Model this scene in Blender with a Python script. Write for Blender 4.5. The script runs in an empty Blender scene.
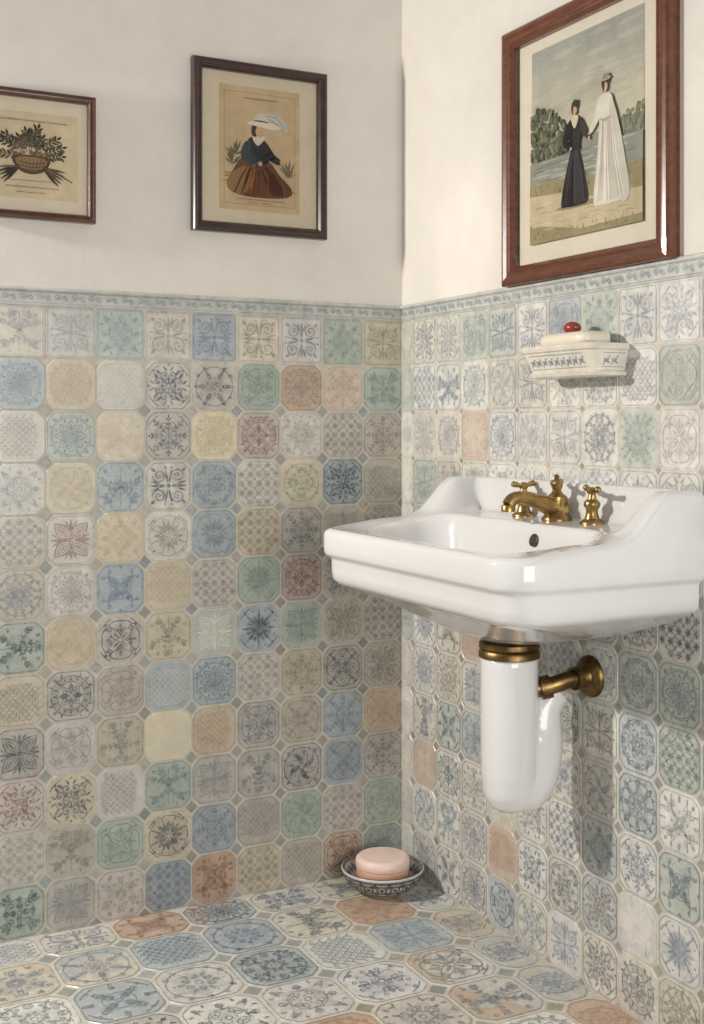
import bpy, bmesh, math, random
import numpy as np
from math import sin, cos, pi, radians
from mathutils import Vector, Matrix
random.seed(7)
scene = bpy.context.scene
try:
    scene.view_settings.view_transform = 'Standard'
    scene.view_settings.look = 'None'
except Exception: pass

def lin(c): return c/12.92 if c<=0.04045 else ((c+0.055)/1.055)**2.4
def S(r,g,b): return (lin(r/255),lin(g/255),lin(b/255))
def lerp3(a,b,t): return tuple(x+(y-x)*t for x,y in zip(a,b))
def sm(a,b,x):
    t=max(0,min(1,(x-a)/(b-a))); return t*t*(3-2*t)

# ------------------------------------------------------------------ materials
def new_mat(name):
    m=bpy.data.materials.new(name); m.use_nodes=True
    nt=m.node_tree; b=nt.nodes['Principled BSDF']
    return m,nt,b
def noise(nt,scale,detail=3,rough=.5,coord='Object',vec=None):
    n=nt.nodes.new('ShaderNodeTexNoise'); n.inputs['Scale'].default_value=scale
    n.inputs['Detail'].default_value=detail; n.inputs['Roughness'].default_value=rough
    if vec is None:
        tc=nt.nodes.new('ShaderNodeTexCoord'); vec=tc.outputs[coord]
    nt.links.new(vec,n.inputs['Vector']); return n
def ramp(nt,src,stops):
    r=nt.nodes.new('ShaderNodeValToRGB'); e=r.color_ramp.elements
    while len(e)<len(stops): e.new(.5)
    for el,(p,c) in zip(e,stops):
        el.position=p; el.color=(c[0],c[1],c[2],1)
    nt.links.new(src,r.inputs['Fac']); return r
def maprange(nt,src,a,b,c,d):
    m=nt.nodes.new('ShaderNodeMapRange')
    for k,v in zip(('From Min','From Max','To Min','To Max'),(a,b,c,d)): m.inputs[k].default_value=v
    nt.links.new(src,m.inputs['Value']); return m.outputs['Result']
def mixc(nt,fac,a,b,mode='MIX'):
    m=nt.nodes.new('ShaderNodeMix'); m.data_type='RGBA'; m.blend_type=mode
    def put(sock,v):
        if isinstance(v,(int,float)): sock.default_value=v
        elif isinstance(v,tuple): sock.default_value=(v[0],v[1],v[2],1)
        else: nt.links.new(v,sock)
    put(m.inputs[0],fac); put(m.inputs[6],a); put(m.inputs[7],b)
    return m.outputs[2]
def math_(nt,op,a,b):
    m=nt.nodes.new('ShaderNodeMath'); m.operation=op
    for i,v in enumerate((a,b)):
        if isinstance(v,(int,float)): m.inputs[i].default_value=v
        else: nt.links.new(v,m.inputs[i])
    return m.outputs[0]
def bump(nt,b,src,strength,dist):
    n=nt.nodes.new('ShaderNodeBump'); n.inputs['Strength'].default_value=strength
    n.inputs['Distance'].default_value=dist
    nt.links.new(src,n.inputs['Height']); nt.links.new(n.outputs[0],b.inputs['Normal'])

def attr_mat(name,rough,stain,worn_lo,bumpst,spec=.5):
    m,nt,b=new_mat(name)
    ab=nt.nodes.new('ShaderNodeAttribute'); ab.attribute_name='base'
    ai=nt.nodes.new('ShaderNodeAttribute'); ai.attribute_name='ink'
    n1=noise(nt,28,5,.6); n2=noise(nt,9,3); n3=noise(nt,110,3,.6); n4=noise(nt,42,5,.7)
    f1=maprange(nt,n1.outputs['Fac'],.3,.7,.87,1.07)
    f2=maprange(nt,n2.outputs['Fac'],.3,.7,.94,1.05)
    ff=math_(nt,'MULTIPLY',f1,f2)
    c=nt.nodes.new('ShaderNodeVectorMath'); c.operation='SCALE'
    nt.links.new(ab.outputs['Color'],c.inputs[0]); nt.links.new(ff,c.inputs['Scale'])
    st=maprange(nt,n4.outputs['Fac'],.42,.72,0,stain)
    c2=mixc(nt,st,c.outputs[0],ai.outputs['Color'])
    w=maprange(nt,n3.outputs['Fac'],.3,.60,worn_lo,1)
    fac=math_(nt,'MULTIPLY',ai.outputs['Alpha'],w)
    c3=mixc(nt,fac,c2,ai.outputs['Color'])
    nt.links.new(c3,b.inputs['Base Color'])
    nt.links.new(maprange(nt,n4.outputs['Fac'],.3,.7,rough+.1,rough),b.inputs['Roughness'])
    b.inputs['Specular IOR Level'].default_value=spec
    if bumpst: bump(nt,b,n1.outputs['Fac'],bumpst,.001)
    return m
M_tile=attr_mat('glazed_tile',.24,.30,.38,.2,.5)
M_floor=attr_mat('glazed_floor_tile',.22,.28,.42,.2,.55)
M_dish=attr_mat('painted_ceramic',.2,.05,.7,.05)
M_print=attr_mat('aged_print',.8,.12,.7,0,.2)

def grout_mat():
    m,nt,b=new_mat('grout'); n=noise(nt,60,5,.6)
    r=ramp(nt,n.outputs['Fac'],[(.3,S(182,175,160)),(.7,S(208,201,187))])
    nt.links.new(r.outputs[0],b.inputs['Base Color']); b.inputs['Roughness'].default_value=.85
    bump(nt,b,n.outputs['Fac'],.3,.002); return m
M_grout=grout_mat()
def plaster_mat():
    m,nt,b=new_mat('painted_plaster'); n=noise(nt,3,5,.6); n2=noise(nt,60,6,.65); n3=noise(nt,12,4,.6)
    r=ramp(nt,n.outputs['Fac'],[(.3,S(213,207,199)),(.7,S(221,215,207))])
    r2=ramp(nt,n3.outputs['Fac'],[(.25,(.96,.955,.95)),(.6,(1,1,1))])
    nt.links.new(mixc(nt,1.0,r.outputs[0],r2.outputs[0],'MULTIPLY'),b.inputs['Base Color'])
    b.inputs['Roughness'].default_value=.8
    h=math_(nt,'ADD',n2.outputs['Fac'],math_(nt,'MULTIPLY',n3.outputs['Fac'],2.0))
    bump(nt,b,h,.15,.002); return m
M_plaster=plaster_mat()
def ceramic(name,col,rough=.12):
    m,nt,b=new_mat(name); n=noise(nt,6,3)
    r=ramp(nt,n.outputs['Fac'],[(.3,tuple(x*.96 for x in col)),(.7,col)])
    nt.links.new(r.outputs[0],b.inputs['Base Color']); b.inputs['Roughness'].default_value=rough
    b.inputs['Coat Weight'].default_value=.4; b.inputs['Coat Roughness'].default_value=.05
    return m
M_porc=ceramic('white_porcelain',S(220,219,218))
M_soapw=ceramic('white_soap',S(222,212,194),.4)
M_soapr=ceramic('red_soap_ball',S(140,44,32),.3)
def metal(name,c1,c2,rough):
    m,nt,b=new_mat(name); n=noise(nt,45,4,.6)
    r=ramp(nt,n.outputs['Fac'],[(.35,c1),(.65,c2)])
    nt.links.new(r.outputs[0],b.inputs['Base Color']); b.inputs['Metallic'].default_value=1
    nt.links.new(maprange(nt,n.outputs['Fac'],.3,.7,rough+.12,rough),b.inputs['Roughness'])
    return m
M_brass=metal('aged_brass',S(142,116,70),S(188,158,106),.24)
M_brassd=metal('dark_brass',S(92,72,46),S(140,114,74),.3)
def wood(name,c1,c2,axis,rough=.3):
    m,nt,b=new_mat(name); tc=nt.nodes.new('ShaderNodeTexCoord'); mp=nt.nodes.new('ShaderNodeMapping')
    mp.inputs['Scale'].default_value=axis; nt.links.new(tc.outputs['Object'],mp.inputs['Vector'])
    n=noise(nt,30,6,.6,vec=mp.outputs[0]); r=ramp(nt,n.outputs['Fac'],[(.3,c1),(.7,c2)])
    nt.links.new(r.outputs[0],b.inputs['Base Color']); b.inputs['Roughness'].default_value=rough
    b.inputs['Coat Weight'].default_value=.3
    bump(nt,b,n.outputs['Fac'],.1,.001); return m
M_wdark=wood('dark_walnut',S(38,22,18),S(62,38,30),(1,3,3))
M_wmid=wood('brown_walnut',S(62,36,26),S(90,56,40),(1,3,3))
M_wred=wood('mahogany',S(74,38,24),S(108,62,40),(3,1,3),.28)
def flatmat(name,c,rough=.8,dn=.05):
    m,nt,b=new_mat(name); n=noise(nt,40,4)
    r=ramp(nt,n.outputs['Fac'],[(.3,tuple(x*(1-dn) for x in c)),(.7,c)])
    nt.links.new(r.outputs[0],b.inputs['Base Color']); b.inputs['Roughness'].default_value=rough
    return m
M_mat=flatmat('mat_board',S(218,205,180)); M_matr=flatmat('mat_board_cream',S(220,212,194))
M_dark=flatmat('hole_shade_black',(.01,.01,.01),.5)  # near-black colour painting the shade inside the overflow hole
def soapmat():
    m,nt,b=new_mat('pink_soap'); n=noise(nt,30,4)
    r=ramp(nt,n.outputs['Fac'],[(.3,S(222,168,140)),(.7,S(232,186,160))])
    nt.links.new(r.outputs[0],b.inputs['Base Color']); b.inputs['Roughness'].default_value=.45
    b.inputs['Subsurface Weight'].default_value=.15; b.inputs['Subsurface Radius'].default_value=(.01,.005,.003)
    return m
M_soap=soapmat()
def glassmat():
    m=bpy.data.materials.new('picture_glass'); m.use_nodes=True; nt=m.node_tree
    nt.nodes.remove(nt.nodes['Principled BSDF']); out=nt.nodes['Material Output']
    t=nt.nodes.new('ShaderNodeBsdfTransparent'); g=nt.nodes.new('ShaderNodeBsdfGlossy'); g.inputs['Roughness'].default_value=.03
    f=nt.nodes.new('ShaderNodeFresnel'); f.inputs['IOR'].default_value=1.45
    mx=nt.nodes.new('ShaderNodeMixShader'); nt.links.new(f.outputs[0],mx.inputs[0])
    nt.links.new(t.outputs[0],mx.inputs[1]); nt.links.new(g.outputs[0],mx.inputs[2]); nt.links.new(mx.outputs[0],out.inputs['Surface'])
    return m
M_glass=glassmat()

# ------------------------------------------------------------------ mesh helpers
def link(o,parent=None):
    scene.collection.objects.link(o)
    if parent: o.parent=parent
    return o
def empty(name,loc=(0,0,0)):
    e=bpy.data.objects.new(name,None); e.location=loc; e.empty_display_size=.05; link(e); return e
def mesh_obj(name,verts,faces,mat,parent=None,smooth=True,loc=(0,0,0)):
    me=bpy.data.meshes.new(name); me.from_pydata([tuple(v) for v in verts],[],faces); me.update()
    bm=bmesh.new(); bm.from_mesh(me); bmesh.ops.recalc_face_normals(bm,faces=bm.faces); bm.to_mesh(me); bm.free()
    if smooth: me.polygons.foreach_set('use_smooth',[True]*len(me.polygons))
    if mat: me.materials.append(mat)
    o=bpy.data.objects.new(name,me); o.location=loc; link(o,parent); return o
def box(name,lo,hi,mat,parent=None):
    x0,y0,z0=lo;x1,y1,z1=hi
    v=[(x0,y0,z0),(x1,y0,z0),(x1,y1,z0),(x0,y1,z0),(x0,y0,z1),(x1,y0,z1),(x1,y1,z1),(x0,y1,z1)]
    f=[(0,1,2,3),(4,5,6,7),(0,1,5,4),(1,2,6,5),(2,3,7,6),(3,0,4,7)]
    return mesh_obj(name,v,f,mat,parent,False)
class Geo:
    def __init__(s): s.v=[]; s.f=[]
    def add(s,v,f):
        o=len(s.v); s.v+= [tuple(p) for p in v]; s.f+=[tuple(i+o for i in q) for q in f]
    def lathe(s,prof,loc=(0,0,0),M=None,n=40):
        v=[];f=[]
        for r,z in prof:
            for k in range(n):
                p=Vector((r*cos(2*pi*k/n),r*sin(2*pi*k/n),z))
                if M: p=M@p
                v.append(p+Vector(loc))
        m=len(prof)
        for i in range(m-1):
            for k in range(n):
                f.append((i*n+k,i*n+(k+1)%n,(i+1)*n+(k+1)%n,(i+1)*n+k))
        f.append(tuple(range(n))); f.append(tuple((m-1)*n+k for k in range(n)))
        s.add(v,f)
    def tube(s,pts,rad,n=20,sub=6):
        P=[Vector(p) for p in pts]; R=list(rad)
        Q=[];RR=[]
        for i in range(len(P)-1):
            p0=P[max(i-1,0)];p1=P[i];p2=P[i+1];p3=P[min(i+2,len(P)-1)]
            for k in range(sub):
                t=k/sub
                Q.append(.5*((2*p1)+(p2-p0)*t+(2*p0-5*p1+4*p2-p3)*t*t+(-p0+3*p1-3*p2+p3)*t**3))
                RR.append(R[i]+(R[i+1]-R[i])*t)
        Q.append(P[-1]);RR.append(R[-1])
        v=[];f=[];up=None
        for i,q in enumerate(Q):
            d=(Q[min(i+1,len(Q)-1)]-Q[max(i-1,0)]).normalized()
            if up is None:
                up=Vector((0,0,1)) if abs(d.z)<.9 else Vector((0,1,0))
            a=(up-d*up.dot(d)).normalized(); up=a; b=d.cross(a)
            for k in range(n):
                v.append(q+(a*cos(2*pi*k/n)+b*sin(2*pi*k/n))*RR[i])
        for i in range(len(Q)-1):
            for k in range(n):
                f.append((i*n+k,i*n+(k+1)%n,(i+1)*n+(k+1)%n,(i+1)*n+k))
        f.append(tuple(range(n))); f.append(tuple((len(Q)-1)*n+k for k in range(n)))
        s.add(v,f)
    def ball(s,c,r,n=16,sc=(1,1,1)):
        prof=[(max(1e-4,r*sin(pi*i/n)),-r*cos(pi*i/n)) for i in range(n+1)]
        s.lathe(prof,c,Matrix.Diagonal(sc),20)
    def obj(s,name,mat,parent=None,smooth=True):
        o=mesh_obj(name,s.v,s.f,mat,parent,smooth)
        if smooth:
            try: o.data.set_sharp_from_angle(angle=radians(40))
            except Exception: pass
        return o
class MB:
    def __init__(s): s.v=[];s.f=[];s.b=[];s.i=[];s.n=0
    def add(s,v,f,base,ink):
        v=np.asarray(v,dtype=np.float64).reshape(-1,3); o=s.n; m=len(v)
        s.v.append(v); s.f.extend([tuple([i+o for i in q]) for q in f]); s.n+=m
        s.b.append(np.tile(np.array([*base,1.0]),(m,1)))
        ink=np.asarray(ink,dtype=np.float64)
        s.i.append(np.tile(ink,(m,1)) if ink.ndim==1 else ink)
    def obj(s,name,mat,parent=None):
        V=np.concatenate(s.v); me=bpy.data.meshes.new(name); me.from_pydata(V.tolist(),[],s.f)
        for nm,dat in (('base',s.b),('ink',s.i)):
            a=me.attributes.new(nm,'FLOAT_COLOR','POINT'); a.data.foreach_set('color',np.concatenate(dat).astype(np.float32).ravel())
        me.materials.append(mat); me.update()
        o=bpy.data.objects.new(name,me); link(o,parent); return o

# ------------------------------------------------------------------ 2D ornament library
# m = 1 : drawn line ink ; m < 1 : thin wash of the same ink (hand painted tint)
class Orn:
    def __init__(s): s.v=[];s.f=[];s.a=[];s.m=1.0;s.lv=[];s.z=0;s.c=0
    def _a(s,k):
        s.c+=1; s.a+=[s.m]*k; s.lv+=[s.z*5+((s.c*7)%17)*.25]*k
    def poly(s,p):
        o=len(s.v); s.v+=p; s.f.append(tuple(range(o,o+len(p)))); s._a(len(p))
    def stroke(s,p,w,closed=False,taper=False):
        n=len(p); o=len(s.v)
        for i in range(n):
            a=p[(i-1)%n] if (closed or i>0) else p[i]; b=p[(i+1)%n] if (closed or i<n-1) else p[i]
            dx,dy=b[0]-a[0],b[1]-a[1]; L=math.hypot(dx,dy) or 1
            ww=w*.5
            if taper: ww*=.3+.9*max(0,sin(pi*(i+.3)/(n-.4)))**.7
            s.v+=[(p[i][0]-dy/L*ww,p[i][1]+dx/L*ww),(p[i][0]+dy/L*ww,p[i][1]-dx/L*ww)]
        m=n if closed else n-1
        for i in range(m):
            j=(i+1)%n; s.f.append((o+2*i,o+2*i+1,o+2*j+1,o+2*j))
        s._a(2*n)
    def ring(s,r,w,c=(0,0),n=28): s.stroke([(c[0]+r*cos(2*pi*k/n),c[1]+r*sin(2*pi*k/n)) for k in range(n)],w,True)
    def dot(s,c,r,n=7): s.poly([(c[0]+r*cos(2*pi*k/n),c[1]+r*sin(2*pi*k/n)) for k in range(n)])
    def petal(s,a,r0,r1,w,c=(0,0),fill=True,lw=.045,pw=.8,bend=0,n=6):
        L=[];R=[]
        for k in range(n+1):
            t=k/n; r=r0+(r1-r0)*t; h=w*sin(pi*t**pw)*.5
            aa=a+bend*t
            cx,cy=c[0]+r*cos(aa),c[1]+r*sin(aa)
            L.append((cx-h*sin(aa),cy+h*cos(aa))); R.append((cx+h*sin(aa),cy-h*cos(aa)))
        pts=L+R[-2:0:-1]
        if fill: s.poly(pts)
        else: s.stroke(pts,lw,True)
    def wash(s,fn,al=.35):
        s.m=al; s.z=-1; fn(); s.m=1.0; s.z=0
    def spiral(s,c,r,a0,turns,w,dr=1,n=13):
        s.stroke([(c[0]+r*(1-.8*k/n)*cos(a0+dr*turns*2*pi*k/n),c[1]+r*(1-.8*k/n)*sin(a0+dr*turns*2*pi*k/n)) for k in range(n+1)],w)
        s.dot(c,w*.8)
    def clipoct(s,lim=.97,c=.4):
        out=[]
        for x,y in s.v:
            k=max(abs(x),abs(y),(abs(x)+abs(y))/(2-c)) 
            if k>lim: x*=lim/k; y*=lim/k
            out.append((x,y))
        s.v=out
def corners(o,st=0):
    for k in range(4):
        a=pi/4+k*pi/2
        if st==0:
            o.petal(a,.84,1.06,.14)
            for b in (-.3,.3): o.petal(a+b,.84,1.0,.09,bend=b*.3)
        elif st==1:
            o.dot((.93*cos(a),.93*sin(a)),.06); o.stroke([(.98*cos(a+t),.98*sin(a+t)) for t in (-.34,-.2,0,.2,.34)],.04)
        else:
            o.spiral((.88*cos(a+.2),.88*sin(a+.2)),.1,a,1.1,.035,n=8); o.spiral((.88*cos(a-.2),.88*sin(a-.2)),.1,a,1.1,.035,-1,n=8)
def kaleido(n,seed,ne=6):
    r=random.Random(seed); o=Orn(); W=pi/n
    els=[]
    for i in range(ne):
        R=.14+.72*(i+.5)/ne+r.uniform(-.04,.04); th=r.choice((0,W,r.uniform(.15,.85)*W)); t=r.choice('pposslvcd')
        els.append((t,R,th,r.uniform(-.9,.9),r.uniform(.06,.12),r.uniform(.16,.28),r.random()))
    for k in range(n):
        for sg in (1,-1):
            for t,R,th,q,w,L,z in els:
                if th in (0,W) : q=q*.6
                a=2*pi*k/n+sg*th; c=(R*cos(a),R*sin(a)); da=a+sg*q
                if t=='p': o.petal(da,-L*.5,L*.6,w*1.2,c=c,fill=z<.45,lw=.035)
                elif t=='o': o.petal(da,-L*.6,L*.6,w*1.7,c=c,fill=False,lw=.035)
                elif t=='s': o.spiral(c,min(.16,L*.55),da,1.15,.038,sg,10)
                elif t=='l': o.stroke([(c[0]+L*.55*j*cos(da+sg*.5*j),c[1]+L*.55*j*sin(da+sg*.5*j)) for j in (0,.4,.8,1.2)],.04,taper=True); o.dot((c[0]+L*.66*cos(da+sg*.6),c[1]+L*.66*sin(da+sg*.6)),.03)
                elif t=='v': 
                    o.petal(da+.6,0,L*.8,w*.8,c=c); o.petal(da-.6,0,L*.8,w*.8,c=c)
                elif t=='c': o.ring(w*.55,.03,c=c,n=9)
                else: o.dot(c,w*.3)
    z=r.random()
    if z<.4: o.ring(.86,.035)
    if z>.6: o.ring(r.uniform(.4,.6),.03)
    o.ring(.09,.04,n=9)
    o.wash(lambda:[o.petal(2*pi*k/n+(W if z>.5 else 0),.08,.82,.5) for k in range(n)] and None,.25)
    corners(o,r.choice((0,1,2)))
    o.clipoct(); return o
def motif(kind,rnd):
    o=Orn()
    if kind=='a':
        n=8
        o.wash(lambda:[o.petal(2*pi*k/n,.1,.7,.36) for k in range(n)] and None,.3)
        for k in range(n):
            o.petal(2*pi*k/n,.1,.68,.36,fill=False,lw=.045); o.petal(2*pi*k/n,.2,.55,.09)
            o.petal(2*pi*k/n+pi/8,.58,.76,.1)
        o.dot((0,0),.09); o.ring(.79,.04); o.ring(.86,.025); corners(o,0)
    elif kind=='b':
        o.wash(lambda:o.dot((0,0),.8,20),.22)
        for k in range(8): o.petal(2*pi*k/8,.14,.66,.24); o.petal(2*pi*k/8+pi/8,.3,.76,.09); o.dot((.78*cos(pi/8+2*pi*k/8),.78*sin(pi/8+2*pi*k/8)),.045)
        o.ring(.1,.05,n=10); o.ring(.87,.04); corners(o,1)
    elif kind=='c':
        o.wash(lambda:o.dot((0,0),.6,20),.4)
        for k in range(16): o.petal(2*pi*k/16,.06,.9 if k%2==0 else .66,.13,pw=.6)
        o.dot((0,0),.12)
        for k in range(8): o.dot((.82*cos(pi/8+2*pi*k/8),.82*sin(pi/8+2*pi*k/8)),.04)
        corners(o,1)
    elif kind=='d':
        o.wash(lambda:[o.petal(pi/4+k*pi/2,.05,.9,.5) for k in range(4)] and None,.25)
        for k in range(4):
            a=pi/4+k*pi/2
            for sgn in (1,-1):
                cc=(.5*cos(a+sgn*.42),.5*sin(a+sgn*.42)); o.spiral(cc,.21,a+pi,1.2,.055,sgn)
                o.petal(a+sgn*.2,.55,.9,.13,bend=-sgn*.12)
                o.petal(a-pi/4+sgn*.13,.62,.9,.09,bend=sgn*.15)
            o.petal(a,.1,.5,.14); o.petal(a-pi/4,.1,.44,.07); o.dot((.9*cos(a-pi/4),.9*sin(a-pi/4)),.05)
        o.ring(.1,.05,n=10); corners(o,1)
    elif kind=='e':
        o.wash(lambda:o.ring(.7,.22),.35)
        o.ring(.83,.045); o.ring(.58,.035)
        for k in range(16): o.petal(2*pi*k/16,.61,.79,.09)
        for k in range(4): o.petal(k*pi/2,.06,.54,.24); o.petal(pi/4+k*pi/2,.05,.54,.26,fill=False,lw=.035); o.petal(pi/4+k*pi/2,.15,.42,.08)
        corners(o,0)
    elif kind=='f':
        for d in [i*.42 for i in range(-4,5)]:
            P=[]
            for t in [j/16*2.2-1.1 for j in range(17)]:
                x,y=t+d*.5,-t+d*.5
                if max(abs(x),abs(y))<.93 and abs(x)+abs(y)<1.55: P.append((x,y))
            if len(P)>1: o.stroke(P,.035); o.stroke([(-x,y) for x,y in P],.035)
        for i in range(-2,3):
            for j in range(-2,3):
                x,y=i*.42,j*.42
                if abs(x)+abs(y)<1.4:
                    for q in range(4): o.petal(q*pi/2,.02,.16,.08,c=(x,y),n=4)
                if i<2 and j<2 and abs(x+.21)+abs(y+.21)<1.3: o.dot((x+.21,y+.21),.04)
        o.wash(lambda:[o.dot((i*.42,j*.42),.19,10) for i in (-2,-1,0,1,2) for j in (-2,-1,0,1,2) if abs(i)+abs(j)<4] and None,.2)
    elif kind=='g':
        o.wash(lambda:[o.dot((.4*cos(k*pi/2),.4*sin(k*pi/2)),.42,14) for k in range(4)] and None,.2)
        for k in range(4):
            o.ring(.42,.045,c=(.4*cos(k*pi/2),.4*sin(k*pi/2)),n=20); o.ring(.16,.03,c=(.52*cos(k*pi/2),.52*sin(k*pi/2)),n=10)
            o.petal(pi/4+k*pi/2,.08,.5,.17); o.petal(pi/4+k*pi/2,.6,.84,.16); o.dot((.52*cos(k*pi/2),.52*sin(k*pi/2)),.06)
        o.ring(.88,.035); corners(o,1)
    elif kind in 'hq':
        for k in range(5 if kind=='h' else 4):
            a=rnd.uniform(.1,1.3)+ (k%2)*-1.4; b=rnd.uniform(-.9,.9)
            pts=[(t*.85*cos(a+b*t),t*.85*sin(a+b*t)) for t in [j/8 for j in range(9)]]
            for mx in (1,-1):
                P=[(mx*x,y) for x,y in pts]; o.stroke(P,.035,taper=True)
                for j in (2,4,6,7):
                    x,y=P[j]; an=math.atan2(P[j][1]-P[j-1][1],P[j][0]-P[j-1][0])
                    o.petal(an+.85,0,.2,.075,c=(x,y)); o.petal(an-.85,0,.18,.075,c=(x,y))
                o.ring(.05,.03,c=P[-1],n=8)
        o.stroke([(0,-.8),(0,.8)],.035)
        o.wash(lambda:[o.dot((rnd.uniform(-.5,.5),rnd.uniform(-.5,.5)),.25,9) for _ in range(4)] and None,.25)
        for k in range(5): o.petal(2*pi*k/5+pi/2,.04,.24,.16,c=(0,.1))
        corners(o,rnd.choice((0,2)))
    elif kind=='i':
        for sx in (1,-1):
            for sy in (1,-1):
                o.spiral((sx*.44,sy*.42),.32,pi/2,1.5,.06,sx*sy); o.petal(math.atan2(sy,sx),.85,1.15,.14)
                o.petal(math.atan2(sy*.2,sx),.12,.8,.1); o.petal(math.atan2(sy,sx*.25),.4,.85,.09)
                o.dot((sx*.8,sy*.14),.05)
        o.petal(pi/2,.1,.85,.16); o.petal(-pi/2,.1,.85,.16); o.dot((0,0),.1)
        o.wash(lambda:[o.dot((sx*.44,sy*.42),.3,12) for sx in (1,-1) for sy in (1,-1)] and None,.25)
    elif kind=='j':
        for k in range(8):
            a=2*pi*k/8; R=.86
            o.stroke([(0,0),(R*cos(a),R*sin(a))],.035)
            for r in (.25,.44,.64):
                c=(r*cos(a),r*sin(a)); o.petal(a+.7,0,.22,.085,c=c,n=4); o.petal(a-.7,0,.22,.085,c=c,n=4)
            o.dot((R*cos(a),R*sin(a)),.05); o.dot((.6*cos(a+pi/8),.6*sin(a+pi/8)),.04)
        o.wash(lambda:o.dot((0,0),.5,16),.25); corners(o,1)
    elif kind=='k':
        o.wash(lambda:[o.petal(pi/4+k*pi/2,.08,.96,.55) for k in range(4)] and None,.3)
        for k in range(4):
            a=pi/4+k*pi/2; o.petal(a,.08,.98,.54,fill=False,lw=.055); o.petal(a,.2,.8,.28,fill=False,lw=.035); o.petal(a,.3,.66,.09)
            o.petal(a+pi/4,.12,.86,.19)
            for b in (-.2,.2): o.petal(a+pi/4+b,.55,.86,.07,bend=b*.6)
        o.dot((0,0),.08)
    elif kind=='l':
        q=.235
        for j in range(-5,6):
            for i in range(-5,6):
                cx=(i+(j%2)*.5)*q*1.1; cy=j*q*.6
                if max(abs(cx),abs(cy))<.84 and abs(cx)+abs(cy)<1.35:
                    o.stroke([(cx+q*.52*cos(t),cy+q*.52*sin(t)) for t in [pi*m/6 for m in range(7)]],.035); o.petal(pi/2,.0,.09,.04,c=(cx,cy),n=3)
    elif kind=='n':
        o.wash(lambda:o.dot((0,0),.84,20),.22)
        for k in range(8): o.petal(2*pi*k/8,.08,.78,.26,bend=.6,fill=k%2==0,lw=.035); o.petal(2*pi*k/8+.4,.4,.84,.06,bend=.4)
        o.ring(.87,.04); corners(o,0)
    elif kind=='o':
        for k in range(4):
            a=k*pi/2
            for sg in (1,-1):
                pts=[]
                for j in range(13):
                    t=j/12; r=.18+.66*sin(t*pi*.62); aa=a+sg*(.65*sin(t*pi)*1.05)
                    pts.append((r*cos(aa),r*sin(aa)))
                o.stroke(pts,.05)
            o.petal(a,.3,.72,.17); o.petal(a+.3,.3,.6,.07); o.petal(a-.3,.3,.6,.07); o.spiral((.7*cos(a+pi/4),.7*sin(a+pi/4)),.19,a,1.3,.045); o.petal(a+pi/4,.1,.45,.1)
        o.ring(.12,.05,n=10); corners(o,1)
        o.wash(lambda:[o.petal(k*pi/2,.15,.9,.6) for k in range(4)] and None,.25)
    o.clipoct(); return o
rnd=random.Random(3)
LIB={}
for k in 'abcdefgijklno': LIB[k]=[motif(k,rnd)]
for k in 'hq': LIB[k]=[motif(k,rnd) for _ in range(4)]
LIB['x']=[kaleido(4,100+i,8) for i in range(14)]
LIB['y']=[kaleido(8,300+i,5) for i in range(8)]+[kaleido(6,400+i,6) for i in range(5)]
LIB['p']=LIB['x']
for k in LIB:
    for o in LIB[k]:
        o.V=np.array(o.v); o.A=np.array(o.a); o.Z=np.array(o.lv)

NEU=S(194,189,177)
BASE={'c':S(212,204,187),'p':S(207,203,195),'b':S(163,176,183),'g':S(170,183,172),'k':S(199,187,165),
      'o':S(188,155,128),'y':S(211,200,172),'t':S(187,181,171),'w':S(219,216,208)}
BASE={k:lerp3(v,NEU,.26) if k not in 'w' else v for k,v in BASE.items()}
INK={'B':S(74,98,130),'S':S(88,103,116),'T':S(122,111,98),'R':S(128,84,72),'G':S(98,124,112),'K':S(54,66,78),
     'W':S(222,218,207),'O':S(174,130,98),'L':S(108,130,150),'Y':S(160,144,108)}
def round_oct(hx,hy,c):
    pts=[]
    P=[(hx,-hy+c),(hx,hy-c),(hx-c,hy),(-hx+c,hy),(-hx,hy-c),(-hx,-hy+c),(-hx+c,-hy),(hx-c,-hy)]
    n=len(P); q=.3*c
    def tow(p,t):
        L=math.hypot(t[0]-p[0],t[1]-p[1]) or 1; return (p[0]+(t[0]-p[0])/L*q,p[1]+(t[1]-p[1])/L*q)
    for i in range(n):
        a=P[i-1];b=P[i];d=P[(i+1)%n]
        A=tow(b,a);D=tow(b,d)
        pts+=[A,((A[0]+2*b[0]+D[0])/4,(A[1]+2*b[1]+D[1])/4),D]
    return pts
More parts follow.
